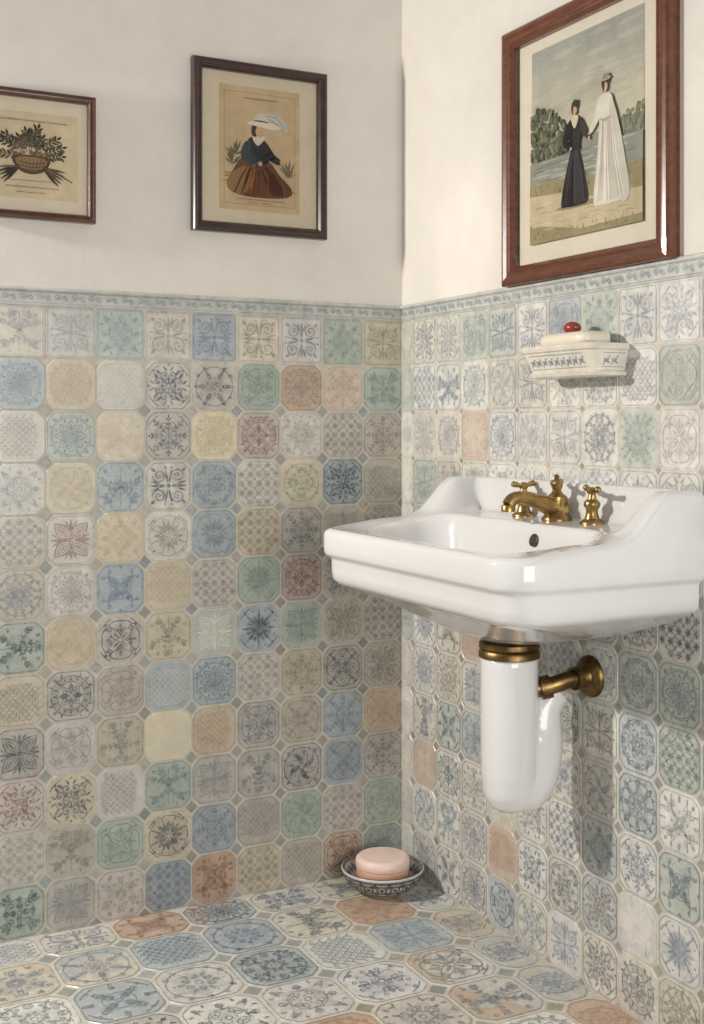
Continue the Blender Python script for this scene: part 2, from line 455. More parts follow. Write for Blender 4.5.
def put_tile(mb,O,U,V,N,hx,hy,c,spec,rot=0,strength=None,lighten=0,border=True,rng=random,patch=0):
    bs,ik,kd=spec
    j=rng.uniform(-.09,.05)
    base=tuple(max(0,x*(1+j+rng.uniform(-.02,.02))) for x in BASE[bs])
    if lighten: base=lerp3(base,BASE['w'],lighten)
    ink=INK[ik]
    al=strength if strength is not None else rng.uniform(.5,.85)
    O_,U_,V_,N_=map(np.array,(O,U,V,N))
    def W(P,h):
        P=np.asarray(P); h=np.asarray(h)
        return O_+P[:,:1]*U_+P[:,1:2]*V_+ (h[:,None] if h.ndim else h)*N_
    e=.0008; H=.0008
    o1=round_oct(hx,hy,c); o2=round_oct(hx-e,hy-e,c-e*.4); n=len(o1)
    f=[(i,(i+1)%n,n+(i+1)%n,n+i) for i in range(n)]+[tuple(range(n,2*n))]
    mb.add(np.concatenate([W(o1,0.),W(o2,H)]),f,base,(*ink,0))
    if patch and rng.random()<patch:
        # two-tone glaze : half of the tile in another colour
        o3=round_oct(hx-.002,hy-.002,c); s0=rng.choice((0,3,6,9)); P=[o3[(s0+i)%n] for i in range(n//2+1)]
        b2=lerp3(BASE[rng.choice('bogy')],base,.25); ink2=INK[rng.choice('BLOG')]
        mb.add(W(P,H+.00016),[tuple(range(len(P)))],b2,(*ink2,0))
    if kd=='m':
        kd=rng.choice('xygl'); al=rng.uniform(.15,.28)
        if rng.random()<.5: ink=INK['W']; al=.45
    m=rng.choice(LIB[kd]); s=min(hx,hy)*.97; cr,sr=cos(rot),sin(rot)
    sx=hx/min(hx,hy)
    P=np.stack([(m.V[:,0]*cr-m.V[:,1]*sr)*s*sx,(m.V[:,0]*sr+m.V[:,1]*cr)*s],1)
    ia=np.concatenate([np.tile(np.array(ink),(len(P),1)),(m.A*al)[:,None]],1)
    mb.add(W(P,H+.00045+.00004*m.Z),m.f,base,ia)
    if border:
        b=Orn(); q=.0032
        b.stroke(round_oct(hx-q,hy-q,max(.002,c-q*.6)),.0015,True)
        mb.add(W(b.v,H+.0007),b.f,base,(*ink,al*.85))
def put_diamond(mb,O,U,V,N,r,col,rng=random):
    O_,U_,V_,N_=map(np.array,(O,U,V,N))
    p=[(r,0),(0,r),(-r,0),(0,-r)]; q=[(x*.88,y*.88) for x,y in p]
    W=lambda P,h:np.array([O_+U_*x+V_*y+N_*h for x,y in P])
    base=lerp3(BASE[col],NEU,.3); g=rng.uniform(.62,.9); base=tuple(x*g for x in base)
    mb.add(np.concatenate([W(p,0),W(q,.0007)]),[(i,(i+1)%4,4+(i+1)%4,4+i) for i in range(4)]+[(4,5,6,7)],base,(*INK['S'],.12))

# ------------------------------------------------------------------ room shell
TZ=1.30; RP=.1055; TOP=TZ-.034
wall_back=box('wall_back',(-2.45,0,-.1),(.12,.12,2.5),M_plaster)
wall_right=box('wall_right',(0,-3.2,-.1),(.12,0,2.5),M_plaster)
floor=box('floor',(-2.45,-3.2,-.1),(0,0,0),M_grout)
g1=box('grout_bed',(-2.45,-.0015,0),(0,-.0,TOP+.01),M_grout,wall_back)
g2=box('grout_bed',(-.0015,-3.2,0),(0,0,TOP+.01),M_grout,wall_right)

back_rows=[ # columns left -> right (far left of photo to the corner)
"cBh pSi gLx pTi bBi cTi pSi gGx kTi",
"bSa kYa pTm pKd tKy gGo oSe cOj gGx",
"pTl gSa cOm tKj yYa tRe pTy pTf tTj",
"pSp kYn bSq pKi bSy pTf yGx bKd tTl",
"kSf pRk yOx pTb bSb kTf tSj tTk tTf",
"kBx pTa bBx kYl pTf gGc tRe tSd pTy",
"gKq yYg tKo kTq gWk bKc gGk tTd pTf",
"kTl tKe tTo bSm bSa pTf kTj tKg tTd",
"tKk pTo kSq yWm kOl tSo tTg bSj kOg",
"pRd kKd pTl gSh tSk tSq tKn bSg tSj",
"pTf tTh gGo kKb bSj tTl gGn pTf gGx",
"gKp tSk pTy bSf oRx kTf tTl kRo gSb"]
kinds='aabcdeefghijklnoqxxxxxxxyyyyym'
def rnd_spec(r,pal):
    return (r.choice(pal[0]),r.choice(pal[1]),r.choice(kinds))
mb=MB(); r=random.Random(11); cp=.1033
for row in range(12):
    zc=TOP-(row+.5)*RP; tab=back_rows[row].split()
    for ci in range(17):
        xc=-(ci+.5)*cp
        spec=tuple(tab[8-ci]) if ci<9 else rnd_spec(r,('ppktgbyct','SSTTKYG'))
        dark=spec[1] in 'KR'
        st=.85 if dark else r.uniform(.52,.78)
        put_tile(mb,(xc,-.0015,zc),(1,0,0),(0,0,1),(0,-1,0),cp/2-.0013,RP/2-.0013,.006 if row==0 else .0175,spec,
                 rot=r.choice((0,0,pi/2,pi)),strength=st,rng=r,border=r.random()<.85)
        if row>0: put_diamond(mb,(xc+cp/2,-.0015,zc-RP/2),(1,0,0),(0,0,1),(0,-1,0),.0135,r.choice('btktpb'),r)
mb.obj('wall_tiles_back',M_tile,wall_back)
mb=MB(); cp=.1025; r=random.Random(5)
for row in range(12):
    zc=TOP-(row+.5)*RP
    for ci in range(20):
        if ci==0: yc=-.0275; hx=.0275-.0012
        else: yc=-.055-(ci-.5)*cp; hx=cp/2-.0013
        if row<5: spec=rnd_spec(r,('pwwcgwkwc' if ci<6 else 'pwwbgwwb','SLLTBSSB'))
        else: spec=rnd_spec(r,('wwwpccgb','BSLBBTKSS'))
        if r.random()<.05: spec=('o','O','m')
        if row==0: spec=(spec[0],r.choice('SBT'),r.choice('idoixx'))
        st=r.uniform(.42,.68) if row<5 else r.uniform(.6,.88)
        if ci==0: spec=(spec[0],spec[1],'m')
        put_tile(mb,(-.0015,yc,zc),(0,-1,0),(0,0,1),(-1,0,0),hx,RP/2-.0013,.006 if row==0 else (.011 if row<5 else .0155),spec,
                 rot=r.choice((0,0,pi/2,pi)),strength=st,lighten=.3,rng=r,border=r.random()<.75)
        if row>0: put_diamond(mb,(-.0015,yc-hx-.0013,zc-RP/2),(0,-1,0),(0,0,1),(-1,0,0),.0115 if row>=4 else .007,r.choice('bttpk'),r)
mb.obj('wall_tiles_right',M_tile,wall_right)
mb=MB(); fp=.15; r=random.Random(21)
for i in range(13):
    for j in range(15):
        xc=-(i+.5)*fp+.05; yc=-(j+.5)*fp+.03
        hx=hy=fp/2-.0016
        spec=rnd_spec(r,('wwpcwkbbt','BSBKSBLBS'))
        if (i+j*3)%11==4: spec=('o',r.choice('RO'),r.choice('xfl'))
        x0=min(xc+hx,-.003); y0=min(yc+hy,-.003)
        hx2=(x0-(xc-hx))/2; hy2=(y0-(yc-hy))/2
        if hx2<.01 or hy2<.01: continue
        put_tile(mb,(x0-hx2,y0-hy2,.0),(1,0,0),(0,1,0),(0,0,1),hx2,hy2,.026,spec,
                 rot=r.choice((0,pi/2,pi)),strength=r.uniform(.65,.9),rng=r,lighten=.12,patch=.22)
        put_diamond(mb,(xc-fp/2,yc-fp/2,0),(1,0,0),(0,1,0),(0,0,1),.020,r.choice('bbtkg'),r)
mb.obj('floor_tiles',M_floor,floor)

def trim(name,length,O,U,N,parent):
    prof=[(0,0),(.004,.0),(.0045,.003),(.0045,.0265),(.008,.0275),(.0095,.030),(.0095,.033),(.007,.0355),(.0,.0362)]
    V=[];F=[]
    for s in (0,length):
        for d,h in prof: V.append((O[0]+U[0]*s+N[0]*d,O[1]+U[1]*s+N[1]*d,O[2]+h))
    n=len(prof)
    for i in range(n-1): F.append((i,i+1,n+i+1,n+i))
    BC=S(192,192,185)
    mb=MB(); mb.add(V,F,BC,(*INK['S'],0))
    k=0; p=.0345
    def W(x,y,z=0): return (O[0]+U[0]*x+N[0]*(.0049+z*.00004),O[1]+U[1]*x+N[1]*(.0049+z*.00004),O[2]+y)
    m=Orn()
    while (k+1)*p<length:
        cx=(k+.5)*p
        m.spiral((cx-.007,.0165),.0068,0,1.3,.002,1,12); m.spiral((cx+.0095,.0125),.0058,pi,1.3,.0018,-1,12)
        m.petal(.5,.002,.014,.005,c=(cx-.001,.014)); m.petal(-2.4,.003,.014,.004,c=(cx+.003,.02))
        k+=1
    for h in (.004,.0252): m.stroke([(0,h),(length,h)],.0014)
    mb.add([W(x,y,z) for (x,y),z in zip(m.v,m.lv)],m.f,BC,(*S(104,120,134),.7))
    mb.obj(name,M_tile,parent)
trim('trim_1',2.4,(-2.4,0,TOP),(1,0,0),(0,-1,0),None)
trim('trim_2',3.0,(0,0,TOP),(0,-1,0),(-1,0,0),None)

# ------------------------------------------------------------------ framed prints
def smooth_closed(P,sub=5):
    Q=[];n=len(P)
    for i in range(n):
        p0,p1,p2,p3=[P[(i+k-1)%n] for k in range(4)]
        for k in range(sub):
            t=k/sub
            Q.append(tuple(.5*((2*p1[d])+(p2[d]-p0[d])*t+(2*p0[d]-5*p1[d]+4*p2[d]-p3[d])*t*t+(-p0[d]+3*p1[d]-3*p2[d]+p3[d])*t**3) for d in (0,1)))
    return Q
class Art:
    # paint layers are stacked by LS metres; scatter() lets small separate dabs share layers
    LS=.000012
    def __init__(s,O,U,V,N,w,h): s.mb=MB(); s.O,s.U,s.V,s.N,s.w,s.h=O,U,V,N,w,h; s.L=0; s.base=0; s.sc=0; s.c=0
    def scatter(s,n): 
        if n: s.base=s.L+1; s.sc=n; s.c=0
        else: s.L=s.base+s.sc; s.sc=0
    def nx(s):
        if s.sc: s.c+=1; s.L=s.base+s.c%s.sc
        else: s.L+=1
    def W(s,x,y):
        x=(min(1,max(0,x))-.5)*s.w;y=(min(1,max(0,y))-.5)*s.h;d=s.L*s.LS
        return tuple(s.O[i]+s.U[i]*x+s.V[i]*y+s.N[i]*d for i in range(3))
    def rect(s,x0,y0,x1,y1,col,ink=None):
        s.nx(); s.mb.add([s.W(x0,y0),s.W(x1,y0),s.W(x1,y1),s.W(x0,y1)],[(0,1,2,3)],col,(*(ink or col),0))
    def blob(s,P,col,smooth=True,ink=None):
        s.nx(); Q=smooth_closed(P) if smooth else P
        s.mb.add([s.W(*p) for p in Q],[tuple(range(len(Q)))],col,(*(ink or col),0))
    def ell(s,cx,cy,rx,ry,col,n=18): s.blob([(cx+rx*cos(2*pi*k/n),cy+ry*sin(2*pi*k/n)) for k in range(n)],col,False)
    def line(s,P,w,col):
        s.nx(); o=Orn(); asp=s.h/s.w; o.stroke([(x,y*asp) for x,y in P],w,taper=len(P)>2)
        s.mb.add([s.W(x,y/asp) for x,y in o.v],o.f,col,(*col,0))
    def text(s,x0,x1,y,h,col,r):
        x=x0; s.nx()
        while x<x1:
            w=r.uniform(.006,.014)
            s.mb.add([s.W(x,y),s.W(x+w,y),s.W(x+w,y+h*r.uniform(.5,1)),s.W(x,y+h*r.uniform(.5,1))],[(0,1,2,3)],col,(*col,0))
            x+=w+r.uniform(.006,.014)
def frame(parent,O,U,V,N,w,h,fw,prof,mat):
    F=[];n=len(prof); VV=[]
    for sx,sy in ((-1,-1),(1,-1),(1,1),(-1,1)):
        for d,t in prof:
            x=sx*(w/2-d*fw); y=sy*(h/2-d*fw)
            VV.append(tuple(O[i]+U[i]*x+V[i]*y+N[i]*t for i in range(3)))
    for c in range(4):
        for i in range(n-1):
            a=c*n+i;b=((c+1)%4)*n+i; F.append((a,b,b+1,a+1))
    mesh_obj('frame_moulding',VV,F,mat,parent,False)
def quad(name,O,U,V,N,w,h,d,mat,parent):
    P=[(-w/2,-h/2),(w/2,-h/2),(w/2,h/2),(-w/2,h/2)]
    return mesh_obj(name,[tuple(O[i]+U[i]*x+V[i]*y+N[i]*d for i in range(3)) for x,y in P],[(0,1,2,3)],mat,parent,False)
def framed(O,U,N,w,h,fw,depth,mw,mh,mat,matboard,draw,offy=0):
    V=(0,0,1); e=empty('framed_print')
    prof=[(0,0),(0,depth*.8),(.12,depth*.95),(.3,depth),(.5,depth*.88),(.62,depth*.86),(.72,depth*.93),(.82,depth*.9),(1,depth*.66),(1,depth*.2)]
    frame(e,O,U,V,N,w,h,fw,prof,mat)
    quad('mat_board',O,U,V,N,w-2*fw+.002,h-2*fw+.002,depth*.22,matboard,e)
    Oa=tuple(O[i]+N[i]*(depth*.22+.0004)+V[i]*offy for i in range(3))
    a=Art(Oa,U,V,N,mw,mh); draw(a); a.mb.obj('print',M_print,e)
    quad('glass',O,U,V,N,w-2*fw+.001,h-2*fw+.001,depth*.64,M_glass,e)
    return e
def draw_trophy(a):
    # engraved basket with foliage and crossed tools
    r=random.Random(4); ink=S(62,54,44)
    a.rect(0,0,1,1,S(210,193,160),S(188,162,124))
    cx,cy=.54,.47
    def leaf(bx,by,an,R,w,col):
        asp=a.w/a.h; c_,s_=cos(an),sin(an)*asp
        P=[(bx,by)]
        for t,h in ((.3,.8),(.6,1),(.85,.5)): P.append((bx+R*t*c_-s_*h*w,by+R*t*s_+c_*h*w*asp))
        P.append((bx+R*c_,by+R*s_))
        for t,h in ((.85,.5),(.6,1),(.3,.8)): P.append((bx+R*t*c_+s_*h*w,by+R*t*s_-c_*h*w*asp))
        a.blob(P,col,False)
    for k in range(11):
        an=.12+k*(pi-.24)/10+r.uniform(-.08,.08); L=r.uniform(.24,.36)*(1.15 if abs(cos(an))>.6 else .85); asp=a.w/a.h
        x1=cx+L*cos(an); y1=cy+.02+L*sin(an)*asp*.95
        a.line([(cx+.3*(x1-cx),cy+.3*(y1-cy)),(x1,y1)],.006,ink)
        for t in (.45,.58,.7,.82,.92):
            px=cx+t*(x1-cx); py=cy+t*(y1-cy)
            for sg in (1,-1): leaf(px,py,an+sg*.75,r.uniform(.05,.085),.012,r.choice([ink,S(84,78,58),S(72,74,58),S(110,98,74)]))
        leaf(x1,y1,an,.06,.012,ink)
    for sg in (1,-1):
        for k in range(5): leaf(cx+sg*.1,cy-.1,-pi/2+sg*(.75+.17*k),.25,.012,r.choice([S(92,80,60),ink,S(120,106,80)]))
    a.blob([(.36,.47),(.54,.50),(.72,.47),(.67,.33),(.54,.28),(.41,.33)],S(84,66,48))
    a.blob([(.39,.455),(.54,.48),(.69,.455),(.645,.35),(.54,.31),(.435,.35)],S(150,122,90))
    for k in range(8): a.line([(.40+.04*k,.46),(.445+.027*k,.33)],.005,S(84,66,48))
    for yy in (.42,.38,.345): a.line([(.41,yy),(.54,yy-.025),(.67,yy)],.009,S(84,66,48))
    for k in range(14): a.ell(cx+r.uniform(-.15,.15),.50+r.uniform(-.01,.05),.02,.026,r.choice([S(120,96,76),S(92,78,60),S(150,122,92),S(134,92,72)]),10)
    a.line([(.14,.22),(.34,.34)],.009,ink); a.line([(.94,.22),(.74,.34)],.009,ink); a.line([(.26,.2),(.82,.205)],.004,S(110,92,68))
    a.text(.12,.9,.89,.022,S(130,112,86),r); a.text(.3,.8,.12,.018,S(130,112,86),r); a.text(.4,.68,.06,.016,S(130,112,86),r)
def draw_seated(a):
    r=random.Random(9); ink=S(70,54,42)
    a.rect(0,0,1,1,S(204,182,145),S(172,144,106))
    for p in ([(.06,.05),(.94,.05)],[(.06,.95),(.94,.95)],[(.06,.05),(.06,.95)],[(.94,.05),(.94,.95)]): a.line(p,.005,S(150,124,92))
    a.scatter(88)
    for k in range(40): a.ell(r.uniform(.1,.9),r.uniform(.16,.3),r.uniform(.03,.08),.008,r.choice([S(176,150,108),S(160,134,96),S(188,164,124)]),9)
    for bx,by in ((.16,.36),(.2,.44),(.86,.3)):
      for k in range(16):
        an=r.uniform(.2,2.9); R=r.uniform(.06,.16)
        a.blob([(bx,by),(bx+R*.6*cos(an)+.014,by+R*.6*sin(an)),(bx+R*cos(an),by+R*sin(an)),(bx+R*.6*cos(an)-.014,by+R*.6*sin(an))],r.choice([S(110,104,80),S(136,118,86),S(96,86,62)]),False)
    a.scatter(0)
    a.blob([(.28,.43),(.45,.45),(.62,.41),(.74,.31),(.9,.2),(.84,.13),(.5,.11),(.2,.13),(.09,.2),(.16,.31)],S(112,70,48),ink=S(56,34,26))
    a.blob([(.09,.2),(.16,.3),(.34,.36),(.42,.24),(.3,.14),(.16,.14)],S(150,114,70))
    a.blob([(.5,.38),(.62,.38),(.72,.26),(.8,.16),(.66,.14),(.56,.24)],S(82,48,36))
    for k in range(16):
        x=r.uniform(.14,.84); a.line([(.3+.35*x,.38),(x*.8+.12,.27),(x,.135)],.012,r.choice([S(74,44,34),S(136,88,60),S(94,58,42),S(154,116,78)]))
    a.blob([(.36,.58),(.46,.6),(.58,.56),(.6,.46),(.58,.39),(.34,.39),(.3,.46)],S(38,46,50),ink=S(20,20,22))
    a.blob([(.3,.54),(.38,.56),(.4,.46),(.52,.42),(.5,.38),(.34,.39),(.26,.44)],S(52,70,76))
    a.blob([(.5,.56),(.58,.56),(.68,.47),(.76,.43),(.74,.39),(.64,.41),(.54,.46)],S(32,38,42))
    for k in range(6): a.line([(.33+.04*k,.55-.01*k),(.34+.04*k,.42)],.006,S(22,26,30))
    a.blob([(.4,.6),(.47,.53),(.56,.6),(.5,.62)],S(222,212,192))
    a.ell(.77,.415,.026,.018,S(210,168,136)); a.ell(.5,.385,.028,.018,S(210,168,136))
    a.blob([(.44,.67),(.53,.68),(.545,.64),(.515,.6),(.46,.605),(.43,.635)],S(214,172,142))
    a.blob([(.4,.69),(.455,.69),(.44,.64),(.455,.605),(.4,.61)],S(74,48,34))
    a.ell(.515,.645,.006,.004,ink,8); a.line([(.51,.618),(.53,.62)],.005,S(150,60,50))
    a.blob([(.34,.70),(.48,.685),(.66,.67),(.76,.69),(.7,.715),(.58,.73),(.42,.73)],S(224,216,198))
    a.blob([(.42,.73),(.45,.785),(.56,.785),(.6,.725)],S(206,198,178)); a.line([(.42,.728),(.5,.732),(.6,.725)],.016,S(78,96,100))
    a.blob([(.54,.785),(.68,.80),(.82,.74),(.84,.66),(.76,.70),(.66,.745)],S(196,200,190)); a.line([(.56,.78),(.7,.775),(.82,.69)],.008,S(130,140,136))
    a.text(.3,.72,.9,.014,S(130,104,76),r); a.text(.22,.8,.085,.012,S(130,104,76),r); a.text(.36,.64,.062,.01,S(130,104,76),r)
def draw_ladies(a):
    r=random.Random(2); ink=S(40,38,40)
    a.rect(0,0,1,1,S(190,186,170),S(176,172,158))
    N=24; sky=lambda t: lerp3(S(158,160,152),S(204,196,174),min(1,max(0,t)))
    for k in range(N):
        t=k/(N-1); y1=.46+.54*(1-k/N); y0=.46+.54*(1-(k+1)/N); a.L=1; a.rect(0,y0,1,y1,sky(t),sky(t))
    for k in range(60):
        cx,cy=r.uniform(0,1),r.uniform(.62,.98); t=(1-cy)/.54; s_=r.uniform(.03,.1)
        a.ell(cx,cy,s_*1.4,s_*.16,lerp3(sky(t),r.choice([S(212,205,188),S(148,150,145)]),.2),14)
    a.blob([(0,.5),(.15,.52),(.3,.49),(.45,.505),(.6,.48),(.8,.5),(1,.48),(1,.4),(0,.4)],S(146,148,136),False)
    a.line([(.08,.36),(.1,.46),(.15,.6)],.03,S(76,68,54)); a.line([(.24,.38),(.24,.48),(.22,.58)],.018,S(84,76,60))
    tree=[S(92,98,80),S(112,114,92),S(80,88,72),S(126,126,102),S(100,104,90),S(136,134,112)]
    a.scatter(260)
    for k in range(260):
        u=r.random()**1.4*.36; top=.70-.55*(u-.12)**2*4-.1*u; cy=r.uniform(.42,max(.46,top)); c=tree[min(5,int(r.random()*6))]
        rr=r.uniform(.008,.024); a.blob([(u+rr*r.uniform(.7,1.3)*cos(t),cy+rr*.75*r.uniform(.7,1.3)*sin(t)) for t in [q*pi/4 for q in range(8)]],c,False)
    for k in range(110):
        cx=1-r.random()**1.3*.3; cy=r.uniform(.42,.56-.2*(1-cx)); rr=r.uniform(.007,.018)
        a.blob([(cx+rr*r.uniform(.7,1.3)*cos(t),cy+rr*.8*r.uniform(.7,1.3)*sin(t)) for t in [q*pi/4 for q in range(8)]],r.choice([S(122,126,108),S(140,140,120),S(108,114,98)]),False)
    a.scatter(0)
    a.rect(0,.27,1,.42,S(142,146,136),S(176,174,160))
    a.scatter(60)
    for k in range(60):
        y=r.uniform(.28,.415); x=r.uniform(0,.8); a.line([(x,y),(x+.06,y+.002),(x+r.uniform(.1,.22),y)],.008,r.choice([S(168,168,156),S(124,130,120),S(184,182,166)]))
    a.scatter(0)
    a.blob([(0,.3),(.2,.31),(.4,.29),(.7,.27),(1,.29),(1,0),(0,0)],S(154,144,110),False,S(112,112,78))
    a.blob([(0,.25),(.3,.23),(.6,.17),(1,.16),(1,.04),(.5,.03),(0,.1)],S(196,183,154),False)
    a.scatter(50)
    for k in range(170):
        x,y=r.uniform(0,.97),r.choice((r.uniform(0,.05),r.uniform(.23,.29))); h=r.uniform(.008,.022)
        a.blob([(x,y),(x+.005,y+h),(x+.01,y)],r.choice([S(124,124,90),S(146,136,98),S(104,106,78),S(168,154,116)]),False)
    for k in range(40):
        y=r.uniform(.06,.22); x=r.uniform(0,.85); a.line([(x,y),(x+.05,y+.003),(x+.1,y-.004)],.008,r.choice([S(186,170,138),S(206,195,168),S(174,158,128)]))
    a.scatter(0)
    a.ell(.52,.15,.26,.014,S(148,134,104))
    sk=S(208,170,142)
    a.blob([(.37,.565),(.44,.585),(.5,.56),(.49,.49),(.475,.435),(.52,.3),(.555,.165),(.48,.145),(.36,.15),(.305,.165),(.345,.3),(.395,.435),(.375,.49)],ink,ink=S(80,78,84))
    a.blob([(.37,.565),(.325,.5),(.33,.455),(.39,.43),(.4,.445),(.36,.475),(.375,.5),(.41,.54)],S(50,48,52)); a.blob([(.49,.565),(.535,.51),(.56,.47),(.55,.455),(.5,.49),(.48,.52)],S(56,54,60))
    a.blob([(.4,.578),(.43,.53),(.465,.578),(.43,.597)],S(220,206,184))
    for k in range(14):
        x=.325+.016*k; a.line([(.43+(x-.43)*.3,.42),(.43+(x-.43)*.75,.28),(x,.16)],.007,r.choice([S(78,76,80),S(24,22,24),S(60,58,62)]))
    a.ell(.43,.619,.021,.021,sk,14); a.blob([(.405,.615),(.402,.645),(.43,.658),(.458,.645),(.452,.63),(.425,.638),(.415,.6)],S(60,42,34))
    a.ell(.397,.435,.011,.008,sk,9); a.ell(.56,.46,.011,.008,sk,9); a.ell(.438,.619,.003,.002,ink,6)
    a.blob([(.405,.65),(.43,.672),(.46,.662),(.455,.648)],S(50,42,42))
    a.blob([(.635,.625),(.7,.648),(.76,.62),(.75,.53),(.785,.36),(.86,.15),(.76,.118),(.66,.12),(.6,.14),(.63,.34),(.65,.52)],S(214,209,196),ink=S(184,178,166))
    a.blob([(.75,.62),(.81,.5),(.87,.3),(.9,.14),(.82,.13),(.78,.36),(.735,.53)],S(200,195,184))
    a.blob([(.64,.62),(.595,.535),(.56,.49),(.575,.475),(.63,.515),(.665,.56)],S(216,211,198))
    for k in range(18):
        x=.62+.014*k; a.line([(.7+(x-.7)*.35,.52),(.7+(x-.7)*.6,.33),(x,.135)],.008,r.choice([S(180,174,162),S(226,222,213),S(192,184,170)]))
    a.line([(.655,.53),(.7,.52),(.75,.53)],.014,S(170,164,156))
    a.ell(.7,.678,.022,.022,sk,14); a.blob([(.675,.68),(.672,.71),(.705,.725),(.73,.705),(.722,.69),(.7,.7),(.688,.655)],S(60,42,34))
    a.ell(.703,.716,.045,.009,S(186,176,158)); a.blob([(.68,.716),(.69,.74),(.725,.738),(.73,.716)],S(150,140,126)); a.ell(.565,.48,.011,.008,sk,9)
framed((-.8635,0,1.5645),(1,0,0),(0,-1,0),.273,.257,.0155,.020,.205,.172,M_wmid,M_mat,draw_trophy)
framed((-.36,0,1.625),(1,0,0),(0,-1,0),.316,.37,.0215,.022,.190,.270,M_wdark,M_mat,draw_seated,.002)
framed((0,-.684,1.551),(0,-1,0),(-1,0,0),.482,.502,.036,.028,.325,.372,M_wred,M_matr,draw_ladies,.008)

# ------------------------------------------------------------------ sink
def rrect(x0,x1,y0,y1,rf,rb,nc=10,ns=22):
    cs=[(x1-rb,y1-rb,rb,0,pi/2),(x0+rf,y1-rf,rf,pi/2,pi),(x0+rf,y0+rf,rf,pi,1.5*pi),(x1-rb,y0+rb,rb,1.5*pi,2*pi)]
    arcs=[[(cx+r*cos(a0+(a1-a0)*k/nc),cy+r*sin(a0+(a1-a0)*k/nc)) for k in range(nc+1)] for cx,cy,r,a0,a1 in cs]
    P=[]
    for i in range(4):
        P+=arcs[i]; a=arcs[i][-1];b=arcs[(i+1)%4][0]
        for k in range(1,ns): t=k/ns; P.append((a[0]+(b[0]-a[0])*t,a[1]+(b[1]-a[1])*t))
    return P
sink=empty('wall_mounted_sink')
SX0,SX1,SY0,SY1=-.38,0.0,-.985,-.318
def hraise(x,y):
    e=min(y-SY0,SY1-y); side=1-sm(.03,.085,e)
    back=sm(-.045,-.022,x)
    wing=sm(-.155,-.07,x)*side
    m=max(back,wing)
    return -.016+.014*sm(-.36,-.2,x)+.014*sm(-.2,-.125,x)*(1-m)+.002*m+.077*m
def out(d,rf=.06): return rrect(SX0+d,SX1-.0003,SY0+d,SY1-d,max(rf-d*.3,.02),.004)
rings=[]
def R(P,z,hw): rings.append([(x,y,z+hw*hraise(x,y)) for x,y in P])
R(rrect(-.19,-.11,-.69,-.61,.039,.039),.640,0)
R(rrect(-.225,-.06,-.76,-.54,.08,.06),.650,0)
R(rrect(-.265,-.02,-.85,-.455,.10,.04),.672,0)
R(rrect(-.315,-.0003,-.92,-.39,.10,.004),.701,0)
for d,z in ((.038,.715),(.022,.722),(.014,.731),(.0125,.746),(.012,.766),(.010,.772),(.003,.776),(.0005,.782)): R(out(d),z,0)
R(out(0),.795,.15); R(out(0),.812,.5); R(out(0),.828,.85); R(out(.0015),.835,.97); R(out(.005),.8400,1); R(out(.010),.8425,1)
A=out(.010); C=rrect(-.334,-.125,-.915,-.388,.09,.06)
ND=30
for k in range(1,ND):
    t=k/ND; P=[(a[0]+(c[0]-a[0])*t,a[1]+(c[1]-a[1])*t) for a,c in zip(A,C)]
    R(P,.8425-.004*t*t,1)
def cav(d): return rrect(-.334+d,-.125-d*.6,-.915+d*1.3,-.388-d*1.3,max(.09-d*.2,.03),max(.06-d*.1,.02))
for d,z,hw in ((0,.8375,1),(.004,.8345,1),(.008,.828,.9),(.014,.812,.6),(.022,.785,.2),(.032,.760,0),(.045,.738,0),(.062,.722,0),(.078,.714,0)): R(cav(d),z,hw)
R(rrect(-.235,-.185,-.675,-.625,.0245,.0245),.706,0)
R(rrect(-.23,-.19,-.67,-.63,.0195,.0195),.700,0)
n=len(rings[0]); V=[p for q in rings for p in q]; F=[]
for i in range(len(rings)-1):
    for k in range(n): F.append((i*n+k,i*n+(k+1)%n,(i+1)*n+(k+1)%n,(i+1)*n+k))
F.append(tuple(range(n))); F.append(tuple((len(rings)-1)*n+k for k in range(n)))
mesh_obj('basin',V,F,M_porc,sink)
g=Geo(); g.lathe([(.001,.7035),(.018,.7035),(.022,.7055),(.0235,.703),(.0235,.700)],(-.21,-.65,0)); g.obj('drain',M_brassd,sink)
Mx=Matrix.Rotation(-radians(72),3,'Y')
g=Geo(); g.lathe([(.0075,-.002),(.0075,.003),(.0095,.0042),(.0115,.003),(.012,-.004)],(-.1335,-.705,.822),Mx,24); g.obj('overflow_ring',M_brassd,sink)
g=Geo(); g.lathe([(.0001,.0035),(.0078,.0036),(.0078,-.002)],(-.1335,-.705,.822),Mx,20); g.obj('overflow_hole',M_dark,sink)
# faucet
tap=empty('brass_faucet')
def col(g,x,y,z,s=1):
    g.lathe([(.0215*s,0),(.0215*s,.003),(.0195*s,.006),(.013*s,.010),(.0105*s,.018),(.010*s,.026),(.0135*s,.031),(.0145*s,.036),(.012*s,.041),(.008*s,.044),(.0065*s,.052),(.009*s,.056),(.009*s,.060),(.005*s,.064),(.001,.065)],(x,y,z))
DZ=.8525
def handle(nm,x,y,ang):
    g=Geo(); col(g,x,y,DZ); g.obj('handle_base_'+nm,M_brass,tap)
    g=Geo(); c,s_=cos(ang),sin(ang); z=DZ+.058
    for d in (1,-1):
        g.tube([(x,y,z),(x+d*c*.012,y+d*s_*.012,z+.001),(x+d*c*.024,y+d*s_*.024,z+.003),(x+d*c*.031,y+d*s_*.031,z+.004)],[.0055,.0042,.0055,.0035],14)
        g.ball((x+d*c*.031,y+d*s_*.031,z+.004),.0058)
    g.obj('lever_'+nm,M_brass,tap)
handle('hot',-.062,-.572,radians(200)); handle('cold',-.062,-.775,radians(70))
g=Geo(); x,y=-.062,-.675
